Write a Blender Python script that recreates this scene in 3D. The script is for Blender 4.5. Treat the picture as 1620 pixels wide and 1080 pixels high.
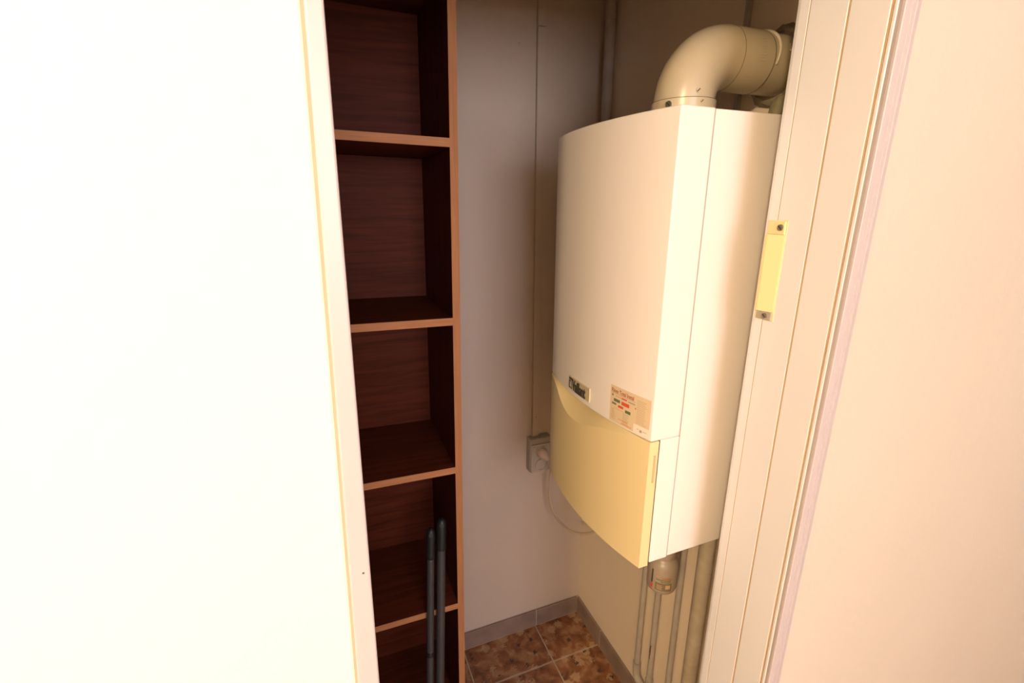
import bpy, bmesh, math, random
from mathutils import Vector, Matrix
S = bpy.context.scene
for o in list(bpy.data.objects): bpy.data.objects.remove(o)
C = S.collection
R = math.radians
H = 1.635

# ------------------------------------------------------------ camera
cam = bpy.data.objects.new('camera', bpy.data.cameras.new('camera')); C.objects.link(cam)
cam.data.sensor_width = 36; cam.data.lens = 36 * 745 / 1620; cam.data.clip_start = .02
cam.location = (0, 0, H); cam.rotation_euler = (R(90 - 16.3), 0, R(-21.6))
S.camera = cam
# ------------------------------------------------------------ world
w = bpy.data.worlds.new('sky'); S.world = w; w.use_nodes = True
w.node_tree.nodes['Background'].inputs[0].default_value = (.80, .86, 1, 1)
w.node_tree.nodes['Background'].inputs[1].default_value = 0.5
# ------------------------------------------------------------ lights
def area(name, loc, rot, size, size_y, power, col):
    l = bpy.data.lights.new(name, 'AREA'); l.shape = 'RECTANGLE'; l.size = size; l.size_y = size_y
    l.energy = power; l.color = col
    o = bpy.data.objects.new(name, l); o.location = loc; o.rotation_euler = rot; C.objects.link(o); return o
area('daylight', (.15, -2.42, 1.86), (R(86), 0, 0), 1.3, .85, 23, (.95, .89, 1))
def bulb(name, loc, power, col, rad):
    l = bpy.data.lights.new(name, 'POINT'); l.energy = power; l.color = col; l.shadow_soft_size = rad
    o = bpy.data.objects.new(name, l); o.location = loc; C.objects.link(o); return o
bulb('lamp_light', (-1.3, -1.2, 2.33), 78, (1, .77, .47), .06)
S.view_settings.view_transform = 'Standard'; S.view_settings.look = 'None'
S.view_settings.gamma = 1; S.view_settings.use_curve_mapping = False
S.view_settings.exposure = 1.07

# ------------------------------------------------------------ materials
def mat(name, col, rough=.5, metal=0, noise=None, bump=None, spec=None, col2=None, scale=(1, 1, 1), detail=4, coat=0):
    m = bpy.data.materials.new(name); m.use_nodes = True
    nt = m.node_tree; b = nt.nodes['Principled BSDF']
    b.inputs['Base Color'].default_value = (*col, 1); b.inputs['Roughness'].default_value = rough
    b.inputs['Metallic'].default_value = metal
    if spec is not None: b.inputs['Specular IOR Level'].default_value = spec
    if coat: b.inputs['Coat Weight'].default_value = coat; b.inputs['Coat Roughness'].default_value = .15
    tc = nt.nodes.new('ShaderNodeTexCoord'); mp = nt.nodes.new('ShaderNodeMapping'); mp.inputs['Scale'].default_value = scale
    nt.links.new(tc.outputs['Object'], mp.inputs[0])
    if noise:
        n = nt.nodes.new('ShaderNodeTexNoise'); n.inputs['Scale'].default_value = noise; n.inputs['Detail'].default_value = detail
        nt.links.new(mp.outputs[0], n.inputs[0])
        r = nt.nodes.new('ShaderNodeValToRGB'); r.color_ramp.elements[0].position = .32; r.color_ramp.elements[1].position = .7
        r.color_ramp.elements[0].color = (*(col2 or [c * .85 for c in col]), 1); r.color_ramp.elements[1].color = (*col, 1)
        nt.links.new(n.outputs[0], r.inputs[0]); nt.links.new(r.outputs[0], b.inputs['Base Color'])
    if bump:
        n2 = nt.nodes.new('ShaderNodeTexNoise'); n2.inputs['Scale'].default_value = bump[0]; n2.inputs['Detail'].default_value = 5
        nt.links.new(mp.outputs[0], n2.inputs[0])
        bp = nt.nodes.new('ShaderNodeBump'); bp.inputs['Strength'].default_value = bump[1]; bp.inputs['Distance'].default_value = bump[2]
        nt.links.new(n2.outputs[0], bp.inputs['Height']); nt.links.new(bp.outputs[0], b.inputs['Normal'])
    return m
M = {}
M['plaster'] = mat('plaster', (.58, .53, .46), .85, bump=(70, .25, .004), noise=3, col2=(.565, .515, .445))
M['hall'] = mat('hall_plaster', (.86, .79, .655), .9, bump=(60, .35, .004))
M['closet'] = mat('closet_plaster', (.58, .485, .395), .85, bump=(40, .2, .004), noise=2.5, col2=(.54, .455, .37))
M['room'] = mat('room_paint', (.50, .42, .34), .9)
M['closet_side'] = mat('closet_side_plaster', (.77, .655, .50), .85, bump=(40, .2, .004), noise=2.5, col2=(.73, .61, .47))  # closet plaster made lighter and warmer, bounced light put into the colour
M['ceil'] = mat('ceiling_paint', (.82, .79, .74), .9)
M['trim'] = mat('trim_gloss_paint', (.72, .715, .745), .28, bump=(12, .05, .002), scale=(6, 6, .6))
M['casing'] = mat('casing_paint', (.49, .44, .455), .4, bump=(12, .05, .002), scale=(6, 6, .6))
M['caulk'] = mat('caulk', (.52, .37, .22), .7)  # golden-brown shading of the trim grooves, put in as a colour
M['mortar'] = mat('mortar', (.32, .26, .18), .9, noise=30, bump=(40, .5, .006))
M['caulk_pale'] = mat('caulk_pale', (.38, .33, .28), .7)
M['seamgrey'] = mat('casing_seam', (.42, .37, .32), .6)
M['boiler'] = mat('boiler_enamel', (.81, .745, .69), .35)
M['boiler_top'] = mat('boiler_inner', (.10, .09, .085), .7)
M['yellow'] = mat('yellowed_plastic', (.74, .60, .32), .42)
M['dark'] = mat('dark_gap', (.03, .028, .026), .7)
M['flue'] = mat('flue_enamel', (.56, .47, .31), .30, noise=9, col2=(.48, .40, .27), bump=(25, .06, .002))
M['seam'] = mat('seam_dark', (.16, .12, .08), .7)
M['putty'] = mat('putty', (.68, .60, .46), .5, bump=(40, .3, .003))
M['foam'] = mat('dusty_foam', (.33, .31, .19), .9, noise=30, col2=(.24, .2, .12), bump=(35, .6, .006))
M['plastic'] = mat('aged_white_plastic', (.40, .35, .28), .45)
M['cover'] = mat('socket_cover', (.50, .44, .36), .4)
M['plug'] = mat('plug_plastic', (.74, .58, .44), .4)
M['cord'] = mat('cord_plastic', (.60, .45, .29), .45)
M['chrome'] = mat('chrome', (.45, .43, .40), .3, 1, noise=40, col2=(.12, .11, .1))
M['screw'] = mat('screw_steel', (.35, .31, .24), .35, .9)
M['pipe'] = mat('painted_pipe', (.46, .41, .36), .5, noise=25, col2=(.38, .33, .28), bump=(60, .2, .002))
M['pipe_dirty'] = mat('stained_pipe', (.52, .45, .35), .6, noise=30, col2=(.42, .35, .25), detail=12)
M['pole'] = mat('grey_pole', (.065, .066, .068), .4, .2)
M['grip'] = mat('dark_grip', (.014, .018, .017), .4)
M['cap'] = mat('cap_white', (.42, .33, .27), .45)
M['bottle'] = mat('bottle_plastic', (.36, .29, .22), .35)  # colour lowered to carry the shadow under the boiler
M['ink_green'] = mat('ink_green', (.13, .17, .06), .6)
M['ink_olive'] = mat('ink_olive', (.20, .15, .09), .6)
M['ink_dark'] = mat('ink_dark', (.05, .045, .04), .6)
M['ink_red'] = mat('ink_red', (.60, .09, .035), .6)
M['ink_heading'] = mat('ink_heading', (.42, .10, .04), .6)
M['ink_orange'] = mat('ink_orange', (.66, .30, .15), .6)
M['ink_grey'] = mat('ink_grey', (.34, .30, .24), .6)
M['ink_tan'] = mat('ink_tan', (.52, .38, .22), .6)
M['badge_bg'] = mat('badge_plate', (.62, .52, .33), .3, .2)
M['paper'] = mat('sticker_film', (.68, .54, .35), .4)
M['paper_light'] = mat('sticker_white', (.85, .72, .60), .5)
M['strike'] = mat('strike_yellow', (.76, .66, .34), .4)
M['grout'] = mat('grout', (.50, .40, .29), .9, noise=20, col2=(.40, .31, .22))
M['base'] = mat('skirting_stone', (.30, .205, .16), .6, noise=14, col2=(.20, .14, .115), detail=8, bump=(30, .15, .003))
M['glass_white'] = mat('lamp_glass', (.9, .85, .75), .4)
def wood(name, a, b, sc, axis):
    m = bpy.data.materials.new(name); m.use_nodes = True; nt = m.node_tree; p = nt.nodes['Principled BSDF']
    p.inputs['Roughness'].default_value = .55; p.inputs['Specular IOR Level'].default_value = .1
    tc = nt.nodes.new('ShaderNodeTexCoord'); mp = nt.nodes.new('ShaderNodeMapping')
    mp.inputs['Scale'].default_value = {'x': (sc * .06, sc, sc), 'z': (sc, sc, sc * .05)}[axis]
    n = nt.nodes.new('ShaderNodeTexNoise'); n.inputs['Scale'].default_value = 1; n.inputs['Detail'].default_value = 7; n.inputs['Distortion'].default_value = .8
    r = nt.nodes.new('ShaderNodeValToRGB'); r.color_ramp.elements[0].color = (*a, 1); r.color_ramp.elements[1].color = (*b, 1)
    r.color_ramp.elements[0].position = .3; r.color_ramp.elements[1].position = .72
    nt.links.new(tc.outputs['Object'], mp.inputs[0]); nt.links.new(mp.outputs[0], n.inputs[0]); nt.links.new(n.outputs[0], r.inputs[0]); nt.links.new(r.outputs[0], p.inputs['Base Color'])
    return m
M['wood_x'] = wood('walnut_laminate', (.074, .015, .006), (.13, .028, .012), 70, 'x')
M['wood_z'] = wood('walnut_laminate_upright', (.074, .015, .006), (.13, .028, .012), 70, 'z')
M['edge_x'] = wood('beech_edge', (.43, .19, .085), (.53, .25, .115), 160, 'x')
M['edge_z'] = wood('beech_edge_upright', (.42, .185, .08), (.51, .24, .105), 160, 'z')
# floor tile: reddish brown conglomerate stone with pale pebbles and dark pits
def tile_mat():
    m = bpy.data.materials.new('stone_tile'); m.use_nodes = True; nt = m.node_tree; p = nt.nodes['Principled BSDF']
    p.inputs['Roughness'].default_value = .38
    tc = nt.nodes.new('ShaderNodeTexCoord')
    def N(t): return nt.nodes.new(t)
    n = N('ShaderNodeTexNoise'); n.inputs['Scale'].default_value = 26; n.inputs['Detail'].default_value = 8; n.inputs['Distortion'].default_value = .6
    r = N('ShaderNodeValToRGB'); e = r.color_ramp.elements
    e[0].position = .3; e[0].color = (.12, .045, .021, 1); e[1].position = .70; e[1].color = (.40, .22, .115, 1)
    x = e.new(.5); x.color = (.26, .105, .044, 1)
    v = N('ShaderNodeTexVoronoi'); v.inputs['Scale'].default_value = 26; v.inputs['Randomness'].default_value = 1
    n3 = N('ShaderNodeTexNoise'); n3.inputs['Scale'].default_value = 30
    ad = N('ShaderNodeMixRGB'); ad.inputs[0].default_value = .03; nt.links.new(tc.outputs['Object'], ad.inputs[1]); nt.links.new(n3.outputs['Color'], ad.inputs[2])
    nt.links.new(ad.outputs[0], v.inputs[0])
    # choose some cells as pale pebbles
    sep = N('ShaderNodeSeparateColor'); nt.links.new(v.outputs['Color'], sep.inputs[0])
    gt = N('ShaderNodeMath'); gt.operation = 'GREATER_THAN'; gt.inputs[1].default_value = .66; nt.links.new(sep.outputs[0], gt.inputs[0])
    lt = N('ShaderNodeMapRange'); lt.inputs['From Min'].default_value = .50; lt.inputs['From Max'].default_value = .38
    nt.links.new(v.outputs['Distance'], lt.inputs[0])
    mu = N('ShaderNodeMath'); mu.operation = 'MULTIPLY'; nt.links.new(gt.outputs[0], mu.inputs[0]); nt.links.new(lt.outputs[0], mu.inputs[1])
    mu2 = N('ShaderNodeMath'); mu2.operation = 'MULTIPLY'; mu2.inputs[1].default_value = .62; nt.links.new(mu.outputs[0], mu2.inputs[0])
    mx = N('ShaderNodeMixRGB'); nt.links.new(mu2.outputs[0], mx.inputs[0]); nt.links.new(r.outputs[0], mx.inputs[1]); mx.inputs[2].default_value = (.52, .34, .19, 1)
    # dark pits
    v2 = N('ShaderNodeTexVoronoi'); v2.inputs['Scale'].default_value = 34; nt.links.new(ad.outputs[0], v2.inputs[0])
    sep2 = N('ShaderNodeSeparateColor'); nt.links.new(v2.outputs['Color'], sep2.inputs[0])
    g2 = N('ShaderNodeMath'); g2.operation = 'GREATER_THAN'; g2.inputs[1].default_value = .68; nt.links.new(sep2.outputs[1], g2.inputs[0])
    l2 = N('ShaderNodeMapRange'); l2.inputs['From Min'].default_value = .34; l2.inputs['From Max'].default_value = .2; nt.links.new(v2.outputs['Distance'], l2.inputs[0])
    m2 = N('ShaderNodeMath'); m2.operation = 'MULTIPLY'; nt.links.new(g2.outputs[0], m2.inputs[0]); nt.links.new(l2.outputs[0], m2.inputs[1])
    mx2 = N('ShaderNodeMixRGB'); nt.links.new(m2.outputs[0], mx2.inputs[0]); nt.links.new(mx.outputs[0], mx2.inputs[1]); mx2.inputs[2].default_value = (.055, .03, .025, 1)
    nt.links.new(n.outputs[0], r.inputs[0]); nt.links.new(tc.outputs['Object'], n.inputs[0]); nt.links.new(mx2.outputs[0], p.inputs['Base Color'])
    return m
M['tile'] = tile_mat()

# ------------------------------------------------------------ helpers
def obj(name, bm, m, parent=None, smooth=False, bevel=0, seg=2):
    bmesh.ops.recalc_face_normals(bm, faces=bm.faces)
    me = bpy.data.meshes.new(name); bm.to_mesh(me); bm.free()
    me.materials.append(M[m])
    o = bpy.data.objects.new(name, me); C.objects.link(o)
    if parent: o.parent = parent
    if smooth:
        for p in me.polygons: p.use_smooth = True
        if smooth != 'all':
            try: me.set_sharp_from_angle(angle=R(35))
            except Exception: pass
    if bevel:
        b = o.modifiers.new('bevel', 'BEVEL'); b.width = bevel; b.segments = seg; b.limit_method = 'ANGLE'; b.angle_limit = R(40)
    return o
def box(bm, x0, x1, y0, y1, z0, z1, f=None):
    vs = []
    for z in (z0, z1):
        for x, y in ((x0, y0), (x1, y0), (x1, y1), (x0, y1)):
            p = (x, y, z)
            vs.append(bm.verts.new(f(p) if f else p))
    for q in ((3, 2, 1, 0), (4, 5, 6, 7), (0, 1, 5, 4), (1, 2, 6, 5), (2, 3, 7, 6), (3, 0, 4, 7)): bm.faces.new([vs[i] for i in q])
    return bm
def B(*a, f=None): return box(bmesh.new(), *a, f=f)
def prism(bm, pts, z0, z1, f=None):
    f = f or (lambda p: p)
    lo = [bm.verts.new(f((x, y, z0))) for x, y in pts]; hi = [bm.verts.new(f((x, y, z1))) for x, y in pts]
    n = len(pts)
    bm.faces.new(lo[::-1]); bm.faces.new(hi)
    for i in range(n): bm.faces.new((lo[i], lo[(i + 1) % n], hi[(i + 1) % n], hi[i]))
    return bm
def tube(bm, path, rad, n=20, caps=True):
    path = [Vector(p) for p in path]
    rr = rad if isinstance(rad, (list, tuple)) else [rad] * len(path)
    rings = []; up = None
    for i, p in enumerate(path):
        t = (path[min(i + 1, len(path) - 1)] - path[max(i - 1, 0)]).normalized()
        if up is None:
            up = t.orthogonal().normalized()
        up = (up - t * up.dot(t)).normalized(); s = t.cross(up)
        rings.append([bm.verts.new(p + (up * math.cos(a) + s * math.sin(a)) * rr[i]) for a in [2 * math.pi * k / n for k in range(n)]])
    for a, b in zip(rings, rings[1:]):
        for k in range(n): bm.faces.new((a[k], a[(k + 1) % n], b[(k + 1) % n], b[k]))
    if caps: bm.faces.new(rings[0][::-1]); bm.faces.new(rings[-1])
    return bm
def T(*a, **k): return tube(bmesh.new(), *a, **k)
def cyl(bm, p, d, r, h, n=20):
    p = Vector(p); d = Vector(d).normalized(); return tube(bm, [p, p + d * h], r, n)
def tag(o, label, cat, group=None):
    o['label'] = label; o['category'] = cat
    if group: o['group'] = group
    return o
def empty(name, loc, label, cat, group=None):
    o = bpy.data.objects.new(name, None); o.empty_display_size = .05; C.objects.link(o); o.location = loc
    bpy.context.view_layer.update()
    return tag(o, label, cat, group)
def part(name, bm, m, root, **k):          # world-space mesh parented to an Empty
    L = Vector((0, 0, 0)); r = root
    while r is not None: L += r.location; r = r.parent
    bmesh.ops.translate(bm, verts=bm.verts, vec=-L)
    return obj(name, bm, m, root, **k)
def struct(name, bm, m, **k):
    o = obj(name, bm, m, **k); o['kind'] = 'structure'; return o
def spline(pts, n=8):
    P = [Vector(p) for p in pts]; P = [P[0] * 2 - P[1]] + P + [P[-1] * 2 - P[-2]]; out = []
    for i in range(1, len(P) - 2):
        for k in range(n):
            t = k / n; a, b, c, d = P[i - 1:i + 3]
            out.append(.5 * ((2 * b) + (c - a) * t + (2 * a - 5 * b + 4 * c - d) * t * t + (-a + 3 * b - 3 * c + d) * t ** 3))
    out.append(P[-2]); return out
_dg = None
def text_bm(s, size, fn, bold=0, sx=1, ext=.0006):
    """letters as a mesh; fn maps (x, y, depth) to a world point"""
    cu = bpy.data.curves.new('lettering', 'FONT'); cu.body = s; cu.size = size; cu.extrude = ext; cu.offset = bold; cu.resolution_u = 3
    o = bpy.data.objects.new('lettering_tmp', cu); C.objects.link(o)
    dg = bpy.context.evaluated_depsgraph_get(); me = bpy.data.meshes.new_from_object(o.evaluated_get(dg))
    bm = bmesh.new(); bm.from_mesh(me); bpy.data.objects.remove(o); bpy.data.curves.remove(cu); bpy.data.meshes.remove(me)
    for v in bm.verts: v.co = Vector(fn(v.co.x * sx, v.co.y, v.co.z))
    return bm

# ------------------------------------------------------------ the room
XR, YB, CZ = .838, 1.372, 2.5
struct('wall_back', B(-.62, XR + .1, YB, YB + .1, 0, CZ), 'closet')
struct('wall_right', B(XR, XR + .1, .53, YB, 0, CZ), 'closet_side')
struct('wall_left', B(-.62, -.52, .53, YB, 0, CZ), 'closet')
struct('ceiling', B(-2.3, 2.3, -2.6, YB + .1, CZ, CZ + .08), 'ceil')
floor = struct('floor', B(-2.3, 2.3, -2.6, YB + .1, -.08, -.0012), 'grout')
# floor tiles, 30 cm, built as far as the closet goes and a little out of the door
rnd = random.Random(4)
def tile_mesh(x0, x1, y0, y1, name):
    bm = B(x0, x1, y0, y1, -.012, 0); o = obj(name, bm, 'tile', floor, bevel=.0015, seg=1); return o
for i in range(-4, 4):
    for j in range(-6, 2):
        x0, x1 = .641 + .3 * (i - 1), .641 + .3 * i; y0, y1 = 1.198 + .3 * (j - 1), 1.198 + .3 * j
        x0 += .002; x1 -= .002; y0 += .002; y1 -= .002
        if y0 > .4: x1 = min(x1, XR); x0 = max(x0, -.52)
        y1 = min(y1, YB - .001)
        if x1 - x0 < .02 or y1 - y0 < .02: continue
        if i == -4 and y0 > .4: continue
        tile_mesh(x0, x1, y0, y1, 'tile')
# door wall
def leanR(z): return .0135 + .016 * (z - 1.5)
def leanL(z): return -.002 + .029 * (z - 1.52)
bm = bmesh.new()
zt = 2.012
v = [bm.verts.new(p) for p in [(-2.3, .405, 0), (leanR(0) - .006, .405, 0), (leanR(0) - .006, .53, 0), (-2.3, .53, 0), (-2.3, .405, zt), (leanR(zt) - .006, .405, zt), (leanR(zt) - .006, .53, zt), (-2.3, .53, zt)]]
for q in ((3, 2, 1, 0), (4, 5, 6, 7), (0, 1, 5, 4), (1, 2, 6, 5), (2, 3, 7, 6), (3, 0, 4, 7)): bm.faces.new([v[i] for i in q])
struct('wall_front_left', bm, 'hall')
struct('wall_front_right', B(.628, 2.3, .405, .53, 0, zt), 'plaster')
struct('wall_front_top', B(-2.3, 2.3, .405, .53, zt, CZ), 'plaster')
struct('wall_hall_left', B(-2.4, -2.3, -2.6, .53, 0, CZ), 'room')
struct('wall_hall_right', B(2.3, 2.4, -2.6, .53, 0, CZ), 'room')
bm = bmesh.new()
box(bm, -2.3, -.6, -2.6, -2.5, 0, CZ); box(bm, .9, 2.3, -2.6, -2.5, 0, CZ); box(bm, -.6, .9, -2.6, -2.5, 0, 1.4); box(bm, -.6, .9, -2.6, -2.5, 2.45, CZ)
struct('wall_hall_back', bm, 'room')
# window behind the camera
wf = bmesh.new()
for a in ((-.6, -.54, 1.4, 2.45), (.84, .9, 1.4, 2.45), (-.54, .84, 1.4, 1.46), (-.54, .84, 2.39, 2.45), (.12, .18, 1.46, 2.39)): box(wf, a[0], a[1], -2.58, -2.52, a[2], a[3])
struct('window_1', wf, 'ceil')
# door trim, left: thin painted frame edge
bm = bmesh.new()
v = [bm.verts.new(p) for z in (0, zt) for p in [(leanL(z), .386, z), (leanR(z), .386, z), (leanR(z), .535, z), (leanR(z) - .006, .535, z), (leanR(z) - .006, .4045, z), (leanL(z), .4045, z)]]
bm.faces.new(v[:6][::-1]); bm.faces.new(v[6:])
for i in range(6): bm.faces.new((v[i], v[(i + 1) % 6], v[6 + (i + 1) % 6], v[6 + i]))
tl = struct('trim_1', bm, 'casing', bevel=.002)
bm = bmesh.new()
v = [bm.verts.new(p) for z in (0, zt) for p in [(leanL(z) - .0025, .395, z), (leanL(z), .388, z), (leanL(z), .4045, z), (leanL(z) - .0025, .4045, z)]]
bm.faces.new(v[:4][::-1]); bm.faces.new(v[4:])
for i in range(4): bm.faces.new((v[i], v[(i + 1) % 4], v[4 + (i + 1) % 4], v[4 + i]))
c = obj('caulk_bead', bm, 'caulk_pale', tl)
# door trim, right: fluted casing, lining and stop board
bm = prism(bmesh.new(), [(.6205, .4042), (.6198, .4000), (.6200, .3975), (.6210, .3966), (.6300, .3963), (.6306, .3976), (.6316, .3976), (.6322, .3963), (.6375, .3963), (.6381, .3976), (.6391, .3976), (.6397, .3965), (.6470, .3975), (.6485, .3995), (.6485, .4052), (.6285, .4052)], 0, zt)
struct('trim_2', bm, 'casing')
t3 = struct('trim_3', prism(bmesh.new(), [(.628, .530), (.628, .4045), (.6205, .4045), (.6198, .4055), (.6198, .4085), (.6215, .4100), (.6215, .4118), (.6200, .4130), (.6200, .4600), (.6225, .4618), (.6225, .530)], 0, zt), 'trim', bevel=.0006)
t4 = struct('trim_4', prism(bmesh.new(), [(.6235, .5340), (.6235, .4632), (.6205, .4632), (.6200, .4640), (.6192, .5140), (.6200, .5147), (.6200, .5157), (.6192, .5164), (.6190, .5290), (.6200, .5340)], 0, zt), 'trim')
obj('caulk_bead', B(.6204, .6240, .4098, .4120, 0, zt - .013), 'caulk', t3)  # strips in the lining grooves, coloured as the shade inside them
obj('caulk_bead', B(.6207, .6240, .4600, .4632, 0, zt - .013), 'caulk', t4)
obj('caulk_bead', B(.6197, .6215, .5146, .5158, 0, zt - .013), 'caulk', t4)
struct('trim_5', B(leanR(zt), .6165, .388, .534, zt - .012, zt), 'trim', bevel=.002)
# skirting tiles
bb = struct('baseboard_back', B(.28, XR, YB - .0092, YB, 0, .0745), 'grout')
for x0, x1 in ((.285, .3435), (.3465, .6435), (.6465, .829)):
    obj('tile', B(x0, x1, YB - .010, YB - .001, .001, .076), 'base', bb, bevel=.0012, seg=1)
br = struct('baseboard_right', B(XR - .0092, XR, .54, YB - .004, 0, .0775), 'grout')
for y0, y1 in ((1.1885, 1.361), (.8885, 1.1855), (.5885, .8855)):
    obj('tile', B(XR - .010, XR - .001, y0, y1, .001, .079), 'base', br, bevel=.0012, seg=1)

# ------------------------------------------------------------ hall ceiling lamp (behind the camera)
lp = empty('ceiling_lamp', (-1.3, -1.2, CZ), 'round ceiling lamp in the hall outside the closet door', 'lamp')
part('lamp_base', cyl(bmesh.new(), (-1.3, -1.2, CZ - .03), (0, 0, 1), .07, .03, 32), 'glass_white', lp, smooth=True)
part('lamp_holder', cyl(bmesh.new(), (-1.3, -1.2, CZ - .07), (0, 0, 1), .02, .045, 16), 'plastic', lp, smooth=True)

# ------------------------------------------------------------ shelving unit
XS0, XSI, XS1 = -.50, .2685, .2865          # left outside, inner right, outer right (at z=1.5)
YF, YK = 1.049, 1.355
def lean(p):                                 # the whole unit leans slightly to the right
    x, y, z = p; return (x + .0185 * (z - 1.5), y, z - .022 * (x - .15))
su = empty('shelving_unit', (-.1, 1.2, 0), 'tall dark brown open shelving unit with pale beech edges against back wall', 'shelves')
def sp(name, a, m, parent, **k): return part(name, B(*a, f=lean), m, parent, **k)
EB = .0012
HT = 2.22
s1 = sp('side_panel', (XSI, XS1, YF + EB, YK, .002 if False else .004, HT), 'wood_z', su)
sp('edge_band', (XSI, XS1, YF, YF + EB, .004, HT), 'edge_z', s1)['label'] = 'pale beech coloured front edge'
s2 = sp('side_panel', (XS0, XS0 + .018, YF + EB, YK, 0, HT), 'wood_z', su)
sp('edge_band', (XS0, XS0 + .018, YF, YF + EB, 0, HT), 'edge_z', s2)
sp('back_panel', (XS0 + .018, XSI, YK - .004, YK, .02, HT - .01), 'wood_x', su)
for z in (.112, .556, .988, 1.381, 1.771, 2.108):
    s = sp('shelf', (XS0 + .018, XSI, YF + EB, YK - .004, z - .018, z), 'wood_x', su)
    sp('edge_band', (XS0 + .018, XSI, YF + .0002, YF + EB, z - .018, z), 'edge_x', s)
sp('plinth', (XS0 + .018, XSI, YF + .02, YF + .036, 0, .094), 'wood_x', su)

# ------------------------------------------------------------ boiler
Y0, Y1 = .601, .990; YM, YH = (Y0 + Y1) / 2, (Y1 - Y0) / 2
ZB, ZS, ZT = .972, 1.2335, 1.772
def bow(y):
    u = (y - YM) / YH; return .500 - .027 * (1 - u * u)
NB = 24
bl = empty('wall_boiler', (.67, YM, ZB), 'large white wall-hung gas boiler with yellowed lower flap in closet', 'boiler')
def foot(x0, fr=True):
    ys = [Y0 + (Y1 - Y0) * k / NB for k in range(NB + 1)]
    return [(bow(y), y) for y in ys] + [(x0, Y1), (x0, Y0)]
cs = part('front_casing', prism(bmesh.new(), foot(.5625), ZS, ZT), 'boiler', bl, smooth=True, bevel=.0022, seg=3)
bm = B(.5215, .5625, Y0, Y1, ZB, ZS - .0003)
part('lower_casing', bm, 'boiler', bl, bevel=.0015)
part('rear_casing', B(.5640, XR - .001, Y0 + .0012, Y1 - .0012, ZB + .001, ZT - .001), 'boiler', bl, bevel=.002, seg=3)
part('seam_strip', B(.5620, .5645, Y0 + .0008, Y1 - .0008, ZB + .002, ZT - .002), 'seamgrey', bl)
part('bottom_plate', B(.53, XR - .01, Y0 + .008, Y1 - .008, ZB - .004, ZB + .002), 'boiler_top', bl)
# yellow flap with scooped finger grip along its top edge
cp = [(.985, 1.2315), (.936, 1.214), (.893, 1.190), (.848, 1.181), (.797, 1.186), (.73, 1.207), (.671, 1.222), (.635, 1.2285), (.60, 1.2315)]
def zc(y):
    if y >= cp[0][0] or y <= cp[-1][0]: return 1.2315
    for a, b, in zip(cp, cp[1:]):
        if b[0] <= y <= a[0]:
            t = (y - b[0]) / (a[0] - b[0])
            i = cp.index(a); p0 = cp[max(i - 1, 0)][1]; p3 = cp[min(i + 2, len(cp) - 1)][1]
            # catmull-rom from b to a
            P0, P1, P2, P3 = p3, b[1], a[1], p0
            return .5 * (2 * P1 + (P2 - P0) * t + (2 * P0 - 5 * P1 + 4 * P2 - P3) * t * t + (-P0 + 3 * P1 - 3 * P2 + P3) * t ** 3)
bm = bmesh.new(); NU = 48; F0 = .966; FT = 1.2320; XFB = .5185
cols = []
for k in range(NU + 1):
    y = Y0 + .0005 + (Y1 - Y0 - .001) * k / NU; z1 = min(zc(y), FT - .0004); xf = bow(y) - .0012
    d = (FT - z1)
    cols.append([bm.verts.new((xf, y, F0 + (z1 - F0) * j / 6)) for j in range(7)] +
                [bm.verts.new((xf + .72 * d * s, y, z1 + d * s)) for s in (.34, .67, 1)] + [bm.verts.new((XFB, y, FT)), bm.verts.new((XFB, y, F0))])
for a, b in zip(cols, cols[1:]):
    n = len(a)
    for j in range(n): bm.faces.new((a[j], b[j], b[(j + 1) % n], a[(j + 1) % n]))
bm.faces.new(cols[0]); bm.faces.new(cols[-1][::-1])
fl = part('control_flap', bm, 'yellow', bl, smooth=True)
fl.data.set_sharp_from_angle(angle=R(16))
fl['label'] = 'yellowed plastic flap with scooped grip'
part('latch_slot', B(.5095, .5135, Y0 - .0006, Y0 + .002, 1.150, 1.205), 'ink_tan', fl)
part('gap_strip', B(.5184, .5216, Y0 + .002, Y1 - .002, ZB - .001, ZS - .0012), 'dark', bl)
# badge with the maker's lettering
def on_front(yc, z0, off=.0008):
    return lambda x, y, d: (bow(yc - x) - off - d, yc - x, z0 + y)
YA, YZ, BZ0, BZ1 = .853, .765, 1.2465, 1.2765
bm = bmesh.new(); a = []
for k in range(9):
    y = YA - (YA - YZ) * k / 8; xf = bow(y)
    a.append([bm.verts.new(p) for p in ((xf + .0005, y, BZ0), (xf - .003, y, BZ0 + .0005), (xf - .003, y, BZ1 - .0005), (xf + .0005, y, BZ1))])
for p, q in zip(a, a[1:]):
    for j in range(4): bm.faces.new((p[j], q[j], q[(j + 1) % 4], p[(j + 1) % 4]))
bm.faces.new(a[0]); bm.faces.new(a[-1][::-1])
bd = part('badge', bm, 'badge_bg', bl); bd['label'] = 'raised badge with dark maker lettering'
part('lettering', text_bm('Vaillant', .0335, on_front(.8345, BZ0 + .0030, .0033), bold=.0011, sx=.555), 'ink_dark', bd)
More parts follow.
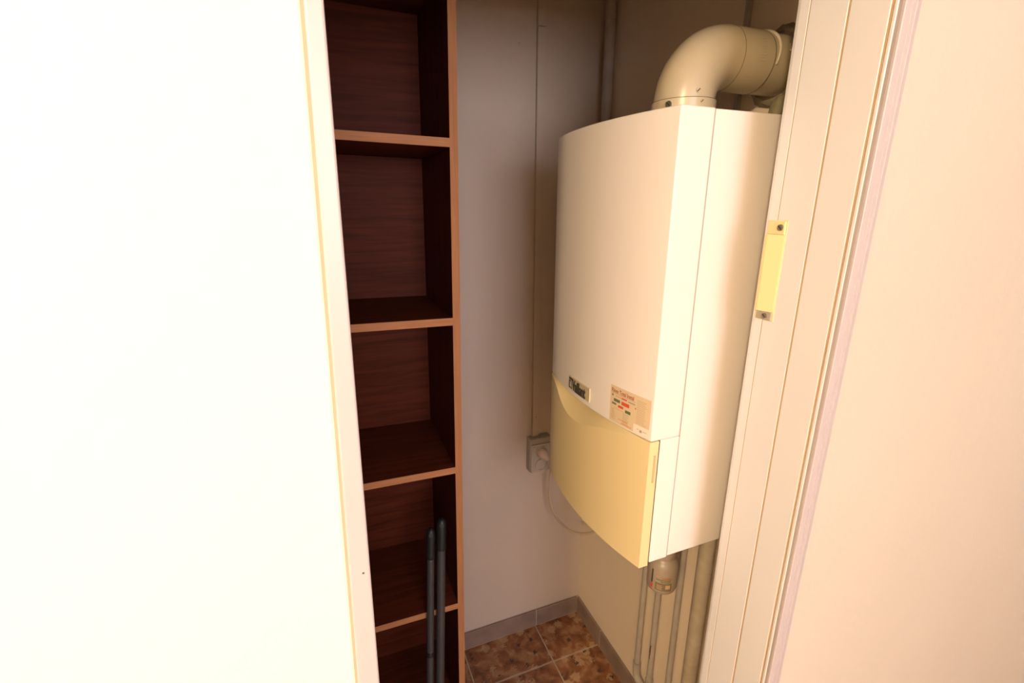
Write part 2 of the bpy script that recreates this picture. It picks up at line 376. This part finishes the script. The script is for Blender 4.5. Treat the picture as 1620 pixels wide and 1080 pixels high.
# the emblem left of the name: rounded dark block with a pale hare-in-arch outline
bm = bmesh.new(); f = on_front(.8515, BZ0 + .0035, .0034)
pts = [(0, 0), (.0155, 0), (.0155, .0235), (0, .0235)]
def plate(bm, pts, f, d0=0, d1=.0006):
    lo = [bm.verts.new(f(x, y, d0)) for x, y in pts]; hi = [bm.verts.new(f(x, y, d1)) for x, y in pts]; n = len(pts)
    bm.faces.new(hi)
    for i in range(n): bm.faces.new((lo[i], lo[(i + 1) % n], hi[(i + 1) % n], hi[i]))
    return bm
part('emblem', plate(bm, pts, f), 'ink_dark', bd)
bm = bmesh.new(); f = on_front(.8515, BZ0 + .0035, .0042)
plate(bm, [(.0025, .0195), (.0125, .0195), (.0142, .0180), (.0142, .0025), (.0132, .0025), (.0132, .0170), (.0120, .0185), (.0025, .0185)], f)
plate(bm, [(.0060, .0035), (.0105, .0035), (.0110, .0080), (.0095, .0120), (.0100, .0155), (.0085, .0155), (.0080, .0125), (.0068, .0150), (.0060, .0145), (.0068, .0115), (.0060, .0090)], f)
part('emblem_line', bm, 'badge_bg', bd)
# installer's sticker
SA, SZ, SZ0, SZ1 = .7015, .6065, 1.2375, 1.3095
def ribbon(y0, y1, z0, z1, off, n=10):
    bm = bmesh.new(); a = []
    for k in range(n + 1):
        y = y0 + (y1 - y0) * k / n; xf = bow(y)
        a.append([bm.verts.new(p) for p in ((xf, y, z0), (xf - off, y, z0), (xf - off, y, z1), (xf, y, z1))])
    for p, q in zip(a, a[1:]):
        for j in range(4): bm.faces.new((p[j], q[j], q[(j + 1) % 4], p[(j + 1) % 4]))
    bm.faces.new(a[0]); bm.faces.new(a[-1][::-1]); return bm
st = part('sticker', ribbon(SA, SZ, SZ0, SZ1, .0003), 'paper', bl); st['label'] = "tan installer's sticker with red heading and coloured lines"
def stext(s, size, y, z, m, bold=0, sx=1): part('lettering', text_bm(s, size, on_front(y, z, .00035), bold=bold, sx=sx, ext=.00005), m, st)
stext('Rinex Total Instal', .0112, .6990, 1.2968, 'ink_heading', .0003, .70)
def bar(y0, y1, z0, z1, m, off=.00045): part('print_mark', ribbon(y0, y1, z0, z1, off, 3), m, st)
bar(.6985, .640, 1.2945, 1.2952, 'ink_grey'); bar(.6975, .6935, 1.2890, 1.2925, 'ink_olive'); bar(.689, .660, 1.2898, 1.2912, 'ink_orange')
bar(.672, .659, 1.2895, 1.2922, 'ink_red', .0005); bar(.656, .640, 1.2888, 1.2912, 'ink_grey')
bar(.692, .676, 1.2792, 1.2850, 'ink_green'); bar(.672, .653, 1.2782, 1.2850, 'ink_red')
bar(.6965, .685, 1.2725, 1.2765, 'ink_olive'); bar(.680, .667, 1.2705, 1.2752, 'ink_red', .00046); bar(.662, .649, 1.2660, 1.2718, 'ink_green')
bar(.690, .665, 1.2655, 1.2663, 'ink_orange')
rr = random.Random(2)
bm = bmesh.new()
for k in range(8):
    z = 1.2625 - .0028 * k
    for (ya, yb) in ((.6980, .686), (.668, .652)):
        t = ribbon(ya - rr.random() * .001, yb + rr.random() * .004, z, z + .0012, .00045, 2)
        me = bpy.data.meshes.new('t'); t.to_mesh(me); bm.from_mesh(me); t.free(); bpy.data.meshes.remove(me)
part('small_print', bm, 'ink_tan', st)
bm = bmesh.new()
for k in range(14):
    z = 1.3000 - .0033 * k
    t = ribbon(.636, .613 + rr.random() * .006, z, z + .0011, .00045, 2)
    me = bpy.data.meshes.new('t'); t.to_mesh(me); bm.from_mesh(me); t.free(); bpy.data.meshes.remove(me)
part('small_print', bm, 'ink_tan', st)
bar(.678, .655, 1.2470, 1.2485, 'ink_orange'); bar(.670, .645, 1.2405, 1.2425, 'ink_orange'); bar(.6395, .6375, 1.282, 1.285, 'ink_red')
bar(.640, .6075, 1.2380, 1.2540, 'paper_light', .0006)
bar(.626, .621, 1.2425, 1.2475, 'ink_grey', .0008); bar(.619, .611, 1.2455, 1.2465, 'ink_grey', .0008); bar(.632, .628, 1.2465, 1.2475, 'ink_grey', .0008)

# ------------------------------------------------------------ flue
FX, FY, FR = .622, .744, .0515
fp = empty('flue_pipe', (FX, FY, ZT), 'cream enamelled flue elbow rising from boiler top into right wall', 'pipe')
part('collar', T([(FX, FY, ZT), (FX, FY, 1.806)], FR + .003, n=40), 'flue', fp, smooth=True)
path = [(FX, FY, 1.8055)]
RB = .077; ZC = 1.806 + RB
for k in range(0, 19):
    a = R(90 * k / 18); path.append((FX + RB - RB * math.cos(a), FY, 1.806 + RB * math.sin(a)))
path.append((.768, FY, ZC))
part('elbow', T(path, FR, n=40), 'flue', fp, smooth=True)
part('tube', T([(.764, FY, ZC), (XR, FY, ZC)], FR - .0012, n=40), 'flue', fp, smooth=True)
part('seam_ring', T([(.7683, FY, ZC), (.7697, FY, ZC)], FR + .0002, n=40), 'seam', fp, smooth=True)
part('seam_ring', T([(FX + RB, FY, ZC), (FX + RB + .001, FY, ZC)], FR + .0003, n=40), 'seam', fp, smooth=True)
part('seam_ring', T([(FX, FY, 1.8058), (FX, FY, 1.8068)], FR + .0032, n=40), 'seam', fp, smooth=True)
def flue_pt(x, deg, r=FR):   # point on the horizontal tube; deg from top towards the camera side
    return (x, FY - r * math.sin(R(deg)), ZC + r * math.cos(R(deg)))
pu = T([flue_pt(.773 + .010 * math.sin(t * 3.0), -30 + 135 * t, FR - .0005) for t in [k / 20 for k in range(21)]], [.0032 * (1.15 - .6 * k / 20) for k in range(21)], n=8)
part('putty_drip', pu, 'putty', fp, smooth='all')
part('putty_drip', T([flue_pt(.806, 62, FR - .0005), flue_pt(.8045, 72, FR), flue_pt(.804, 78, FR)], [.001, .0018, .0022], n=8), 'putty', fp, smooth='all')
def screw(p, d, r, m, root, h=.003):
    o = part('screw', cyl(bmesh.new(), p, d, r, h, 16), m, root, smooth=True)
    d = Vector(d).normalized(); q = Vector(p) + d * h; u = d.orthogonal().normalized()
    s = bmesh.new(); s_ = d.cross(u); vs = []
    for e in (-.0003, .0005):
        for a, b in ((-1, -1), (1, -1), (1, 1), (-1, 1)): vs.append(s.verts.new(q + d * e + u * a * r * .8 + s_ * b * r * .18))
    for f_ in ((3, 2, 1, 0), (4, 5, 6, 7), (0, 1, 5, 4), (1, 2, 6, 5), (2, 3, 7, 6), (3, 0, 4, 7)): s.faces.new([vs[i] for i in f_])
    part('slot', s, 'dark', o)
    return o
a = R(205); screw((FX + (FR + .002) * math.cos(a), FY + (FR + .002) * math.sin(a), 1.797), (math.cos(a), math.sin(a), 0), .0052, 'screw', fp, .005)
a = R(255); screw((FX + (FR) * math.cos(a), FY + (FR - .0005) * math.sin(a), 1.8165), (math.cos(a), math.sin(a), 0), .0042, 'flue', fp, .0016)
a = R(262); screw((FX + (FR + .002) * math.cos(a), FY + (FR + .002) * math.sin(a), 1.800), (math.cos(a), math.sin(a), 0), .0032, 'flue', fp, .002)
screw(flue_pt(.822, 82, FR - .002), (0, -1, 0), .0042, 'flue', fp, .002)
# raised maker's ring of illegible stamped letters: low ribs round the elbow's end
bm = bmesh.new()
for k in range(9):
    dg = 62 + k * 5.0
    p, q = Vector(flue_pt(.735, dg, FR + .0001)), Vector(flue_pt(.7475, dg, FR + .0001))
    tube(bm, [p, q], .0006, 6)
o = part('stamped_mark', bm, 'flue', fp); o['kind'] = 'stuff'
# mortar collar and foam where the flue enters the wall
wc = bmesh.new(); rings = []
for i, (x, r_) in enumerate(((XR, .070), (.832, .067), (.827, .062), (.824, .0565))):
    rings.append([wc.verts.new((x, FY + (r_ + .004 * math.sin(k * 1.9 + i)) * math.cos(2 * math.pi * k / 28), ZC + (r_ + .003 * math.sin(k * 2.7 + i * 2)) * math.sin(2 * math.pi * k / 28))) for k in range(28)])
for p, q in zip(rings, rings[1:]):
    for k in range(28): wc.faces.new((p[k], p[(k + 1) % 28], q[(k + 1) % 28], q[k]))
o = obj('mortar_collar', wc, 'putty', smooth='all')
o.data.materials[0] = M['mortar']
tag(o, 'rough mortar ring where the cream flue enters the wall', 'mortar')
# dusty round stub under the flue
sb = empty('air_pipe_stub', (.80, .665, ZT), 'dusty green rounded pipe end on boiler top under the flue', 'pipe')
rad = [.034, .036, .034, .026, .012]; zz = [ZT, 1.785, 1.803, 1.815, 1.820]
bm = T([(0.790, .664, z) for z in zz], rad, n=28)
part('stub_body', bm, 'foam', sb, smooth='all')
part('stub_flange', T([(.790, .664, ZT), (.790, .664, 1.7775)], .0385, n=28), 'foam', sb, smooth=True)

# ------------------------------------------------------------ pipes in the corner and below the boiler
def pipe_thing(label, x, y, z0, z1, r, m='pipe', group=None):
    o = empty('heating_pipe', (x, y, z0), label, 'pipe', group)
    part('pipe_run', T([(x, y, z0), (x, y, z1)], r, n=20), m, o, smooth=True); return o
p = pipe_thing('slim painted pipe rising in the back corner above the boiler', XR - .0165, 1.318, 1.30, CZ, .0155)
part('pipe_elbow', T(spline([(XR - .0165, 1.318, 1.31), (XR - .0165, 1.317, 1.285), (XR - .014, 1.30, 1.268), (XR - .0165, 1.27, 1.262)], 5), .0165, n=20), 'pipe', p, smooth='all')
part('pipe_run', T([(XR - .0165, 1.28, 1.262), (XR - .0165, .992, 1.262)], .0155, n=20), 'pipe', p, smooth=True)
for z in (2.13,): part('pipe_clip', T([(XR - .0165, 1.318, z), (XR - .0165, 1.318, z + .012)], .0172, n=20), 'pipe', p, smooth=True)
XP = XR - .021
p1 = pipe_thing('painted vertical pipe nearest the corner below the boiler with bottom elbow', XP, .952, .135, ZB, .0092)
part('coupling', T([(XP, .952, .168), (XP, .952, .196)], .0125, n=20), 'pipe', p1, smooth=True)
el = spline([(XP, .952, .172), (XP, .950, .150), (XP, .938, .136), (XP, .920, .131)], 5)
part('pipe_elbow', T(el, .0118, n=20), 'pipe', p1, smooth='all')
part('pipe_run', T([(XP, .925, .131), (XP, .836, .131)], .0092, n=20), 'pipe', p1, smooth=True)
p2 = pipe_thing('painted vertical pipe with dark scuff behind the hanging bottle', XP - .002, .887, .165, ZB, .0088)
part('coupling', T([(XP - .002, .887, .170), (XP - .002, .887, .198)], .0118, n=20), 'pipe', p2, smooth=True)
el = spline([(XP - .002, .887, .172), (XP - .002, .884, .166), (XP - .002, .875, .158), (XP - .002, .862, .156)], 5)
part('pipe_elbow', T(el, .0112, n=20), 'pipe', p2, smooth='all')
bm = bmesh.new()
for k, (z, w_) in enumerate(((.34, .0016), (.327, .002), (.314, .0014), (.30, .001))):
    tube(bm, [(XP - .0105, .885 + .001 * (k % 2), z), (XP - .0107, .8855, z - .013)], w_, 6)
part('paint_scuff', bm, 'ink_dark', p2)
p3 = pipe_thing('painted vertical pipe with metal fitting right of the hanging bottle', XP + .002, .812, .01, .86, .0088)
vf = part('valve_nut', cyl(bmesh.new(), (XP - .004, .812, .84), (0, 0, 1), .0165, .028, 6), 'chrome', p3)
part('valve_nut', cyl(bmesh.new(), (XP - .006, .812, .885), (0, 0, 1), .015, .022, 6), 'chrome', p3)
part('hose_braid', T([(XP - .005, .812, .86), (XP - .006, .812, .915), (XP - .010, .812, ZB)], [.0115, .0125, .0125], n=18), 'chrome', p3, smooth=True)
p4 = empty('pipe_duct', (XR - .02, .735, 0), 'wide stained painted pipe beside the door frame below the boiler', 'pipe')
part('pipe_run', T([(XR - .021, .737, 0.002), (XR - .021, .737, ZB)], .0195, n=28), 'pipe_dirty', p4, smooth=True)
ct = empty('cable_trunking', (XR, .832, 1.9), 'narrow dark edged trunking on the right wall above the flue', 'trunking')
part('trunking_body', B(XR - .008, XR, .826, .838, ZT + .01, CZ), 'pipe', ct, bevel=.001)
part('trunking_lid', B(XR - .0095, XR - .008, .8285, .8355, ZT + .01, CZ), 'pipe', ct)

# cable trunking down to the socket on the back wall
t = empty('cable_trunking', (.63, YB, .85), 'narrow painted trunking running down back wall into the socket', 'trunking')
YT = YB - .011
for z0, z1 in ((.842, 2.106), (2.1075, CZ)):
    s = part('trunking_body', B(.6165, .6405, YT, YB, z0, z1), 'closet', t, bevel=.001)
    part('trunking_lid', B(.6185, .6385, YT - .0012, YT, z0, z1), 'closet', s, bevel=.0005)
part('trunking_screw', cyl(bmesh.new(), (.6285, YT - .001, .925), (0, -1, 0), .0018, .001, 10), 'ink_red', t)

# ------------------------------------------------------------ socket, plug, cable
so = empty('wall_socket', (.638, YB, .72), 'double surface-mounted power socket on back wall beside the boiler', 'socket')
part('back_box', B(.597, .681, 1.3385, YB, .722, .852), 'plastic', so, bevel=.005, seg=3)
fc = part('face_plate', B(.600, .678, 1.3315, 1.3395, .725, .832), 'cover', so, bevel=.003, seg=3)
part('plate_rim', B(.606, .672, 1.3298, 1.3318, .730, .826), 'cover', fc, bevel=.001)
for z in (.803, .754):
    ring = bmesh.new(); pr = []
    for (yy, r_) in ((1.3305, .0235), (1.3265, .0228), (1.3265, .0195), (1.3360, .0185), (1.3360, .0001)):
        pr.append([ring.verts.new((.637 + r_ * math.cos(2 * math.pi * k / 28), yy, z + r_ * math.sin(2 * math.pi * k / 28))) for k in range(28)])
    for p_, q_ in zip(pr, pr[1:]):
        for k in range(28): ring.faces.new((p_[k], p_[(k + 1) % 28], q_[(k + 1) % 28], q_[k]))
    r1 = part('outlet', ring, 'cover', so, smooth=True)
    for dx in (-.0095, .0095): part('pin_hole', cyl(bmesh.new(), (.637 + dx, 1.3364, z), (0, -1, 0), .0034, .001, 12), 'dark', r1)
pc = empty('power_cable', (.64, 1.30, .80), 'beige power cable with round plug looping from socket to boiler', 'cable')
part('plug', T([(.637, 1.336, .803), (.638, 1.318, .8025), (.6395, 1.308, .801), (.6405, 1.300, .799), (.642, 1.294, .797), (.644, 1.285, .793)], [.018, .0178, .0165, .012, .009, .0055], n=24), 'plug', pc, smooth=True)
part('cord', T(spline([(.6425, 1.290, .795), (.647, 1.281, .782), (.655, 1.288, .755), (.660, 1.305, .70), (.660, 1.300, .627), (.668, 1.27, .576), (.680, 1.20, .566), (.692, 1.12, .604), (.697, 1.05, .668), (.69, .985, .76), (.68, .93, .86), (.675, .90, ZB)], 8), .0042, n=10), 'cord', pc, smooth='all')

# ------------------------------------------------------------ bottle hung beneath the boiler
BX, BY = .690, .745
bo = empty('plastic_bottle', (BX, BY, .735), 'small dingy white plastic bottle hanging upright under the boiler', 'bottle')
s_ = 1.035
prof = [(.731, .010), (.7312, .026), (.735, .0325), (.741, .0342), (.785, .0355), (.790, .0360), (.803, .0360), (.811, .0345), (.818, .029), (.822, .0245), (.828, .024)]
part('bottle_body', T([(BX, BY, z) for z, r_ in prof], [r_ for z, r_ in prof], n=36), 'bottle', bo, smooth='all')
part('cap', T([(BX, BY, z) for z in (.8235, .825, .850, .852)], [.0255, .0265, .0265, .024], n=36), 'cap', bo, smooth=True)
part('hanging_wire', T([(BX, BY, .851), (BX, BY, .92), (BX + .005, BY + .01, ZB)], .0015, n=8), 'screw', bo)
def arc(a0, a1, z0, z1, r0, m, name, parent, n=14):
    bm = bmesh.new(); c = []
    for k in range(n + 1):
        a = R(a0 + (a1 - a0) * k / n)
        c.append([bm.verts.new((BX + r_ * math.cos(a), BY + r_ * math.sin(a), z)) for z in (z0, z1) for r_ in (r0,)])
    for p_, q_ in zip(c, c[1:]): bm.faces.new((p_[0], q_[0], q_[1], p_[1]))
    return part(name, bm, m, parent, smooth='all')
lb = arc(190, 330, .744, .789, .0359, 'bottle', 'label', bo)
lb['label'] = 'printed label with red, green and olive print'
# the camera looks at the bottle roughly from angle 228 deg
arc(208, 222, .7855, .7875, .0368, 'ink_orange', 'print_mark', lb); arc(230, 262, .7815, .7840, .0366, 'ink_red', 'print_mark', lb)
arc(208, 262, .7765, .7790, .0365, 'ink_green', 'print_mark', lb); arc(225, 262, .7715, .7740, .0364, 'ink_green', 'print_mark', lb)
arc(205, 268, .7470, .7690, .0363, 'ink_olive', 'print_mark', lb)
for z in (.751, .7545, .758, .7615): arc(212, 234 - (z * 2000) % 5, z, z + .0014, .0366, 'ink_tan', 'print_mark', lb)
arc(244, 262, .754, .765, .0366, 'ink_tan', 'print_mark', lb)
arc(189, 195, .762, .800, .0368, 'ink_dark', 'print_mark', lb); arc(187, 197, .747, .759, .0368, 'ink_red', 'print_mark', lb)

# ------------------------------------------------------------ two poles leaning in the shelving
def pole(label, a, b, r, capl, joint=None):
    a, b = Vector(a), Vector(b); d = (b - a).normalized()
    o = empty('mop_pole', tuple(a), label, 'pole')
    part('shaft', T([a, b - d * (capl - .01)], r, n=20), 'pole', o, smooth=True)
    g0 = b - d * capl
    # grip with a slotted, rounded end
    g = part('grip', T([g0, g0 + d * .003, b - d * .02, b - d * .010, b - d * .004, b], [r + .0012, r + .0016, r + .0020, r + .0014, r - .0015, r * .45], n=24), 'grip', o, smooth='all')
    s = d.cross(Vector((0, 0, 1))).normalized(); f_ = Vector((-.15, -1, .35)).normalized()
    part('hanging_hole', cyl(bmesh.new(), b - d * .017 + f_ * (r - .001), f_, .0058, .0034, 14), 'dark', g)
    if joint: part('joint_ring', T([a + d * (joint - .006), a + d * (joint + .006)], r + .0012, n=20), 'grip', o, smooth=True)
    return o
pole('thicker grey metal pole with dark grip, right of two leaning in shelving', (.145, .928, .001), (.2235, 1.082, .820), .0115, .088)
pole('thinner grey pole with dark grip and black joint, left of the two', (.119, .934, .001), (.193, 1.082, .797), .0100, .085, joint=.455)

# ------------------------------------------------------------ yellow strike cover on the door frame
sk = empty('strike_plate', (.6190, .51, 1.54), 'yellow latch cover screwed to white door frame beside boiler', 'latch')
XJ = .6190
bm = prism(bmesh.new(), [(XJ, .5275), (XJ - .0080, .5260), (XJ - .0085, .5205), (XJ - .0020, .4970), (XJ, .4968)], 1.478, 1.592)
part('cover', bm, 'strike', sk, bevel=.001)
part('plate', B(XJ - .0015, XJ, .496, .529, 1.464, 1.612), 'strike', sk, bevel=.0005)
part('lug', prism(bmesh.new(), [(XJ, .527), (XJ - .0035, .525), (XJ - .0035, .4985), (XJ, .497)], 1.592, 1.611), 'strike', sk, bevel=.001)
part('lug', prism(bmesh.new(), [(XJ, .527), (XJ - .0035, .525), (XJ - .0035, .4985), (XJ, .497)], 1.465, 1.478), 'plastic', sk, bevel=.001)
screw((XJ - .0035, .5045, 1.602), (-1, 0, 0), .0045, 'screw', sk, .0025)
screw((XJ - .0035, .509, 1.4715), (-1, 0, 0), .004, 'screw', sk, .0025)
# little marks on the walls
part_nail = obj('nail_head', cyl(bmesh.new(), (.004, .3865, 1.305), (0, -1, 0), .0011, .0006, 10), 'ink_dark', tl)
obj('wall_plug', cyl(bmesh.new(), (.565, YB + .0005, 2.062), (0, -1, 0), .0035, .0008, 10), 'ink_tan', bpy.data.objects['wall_back'])
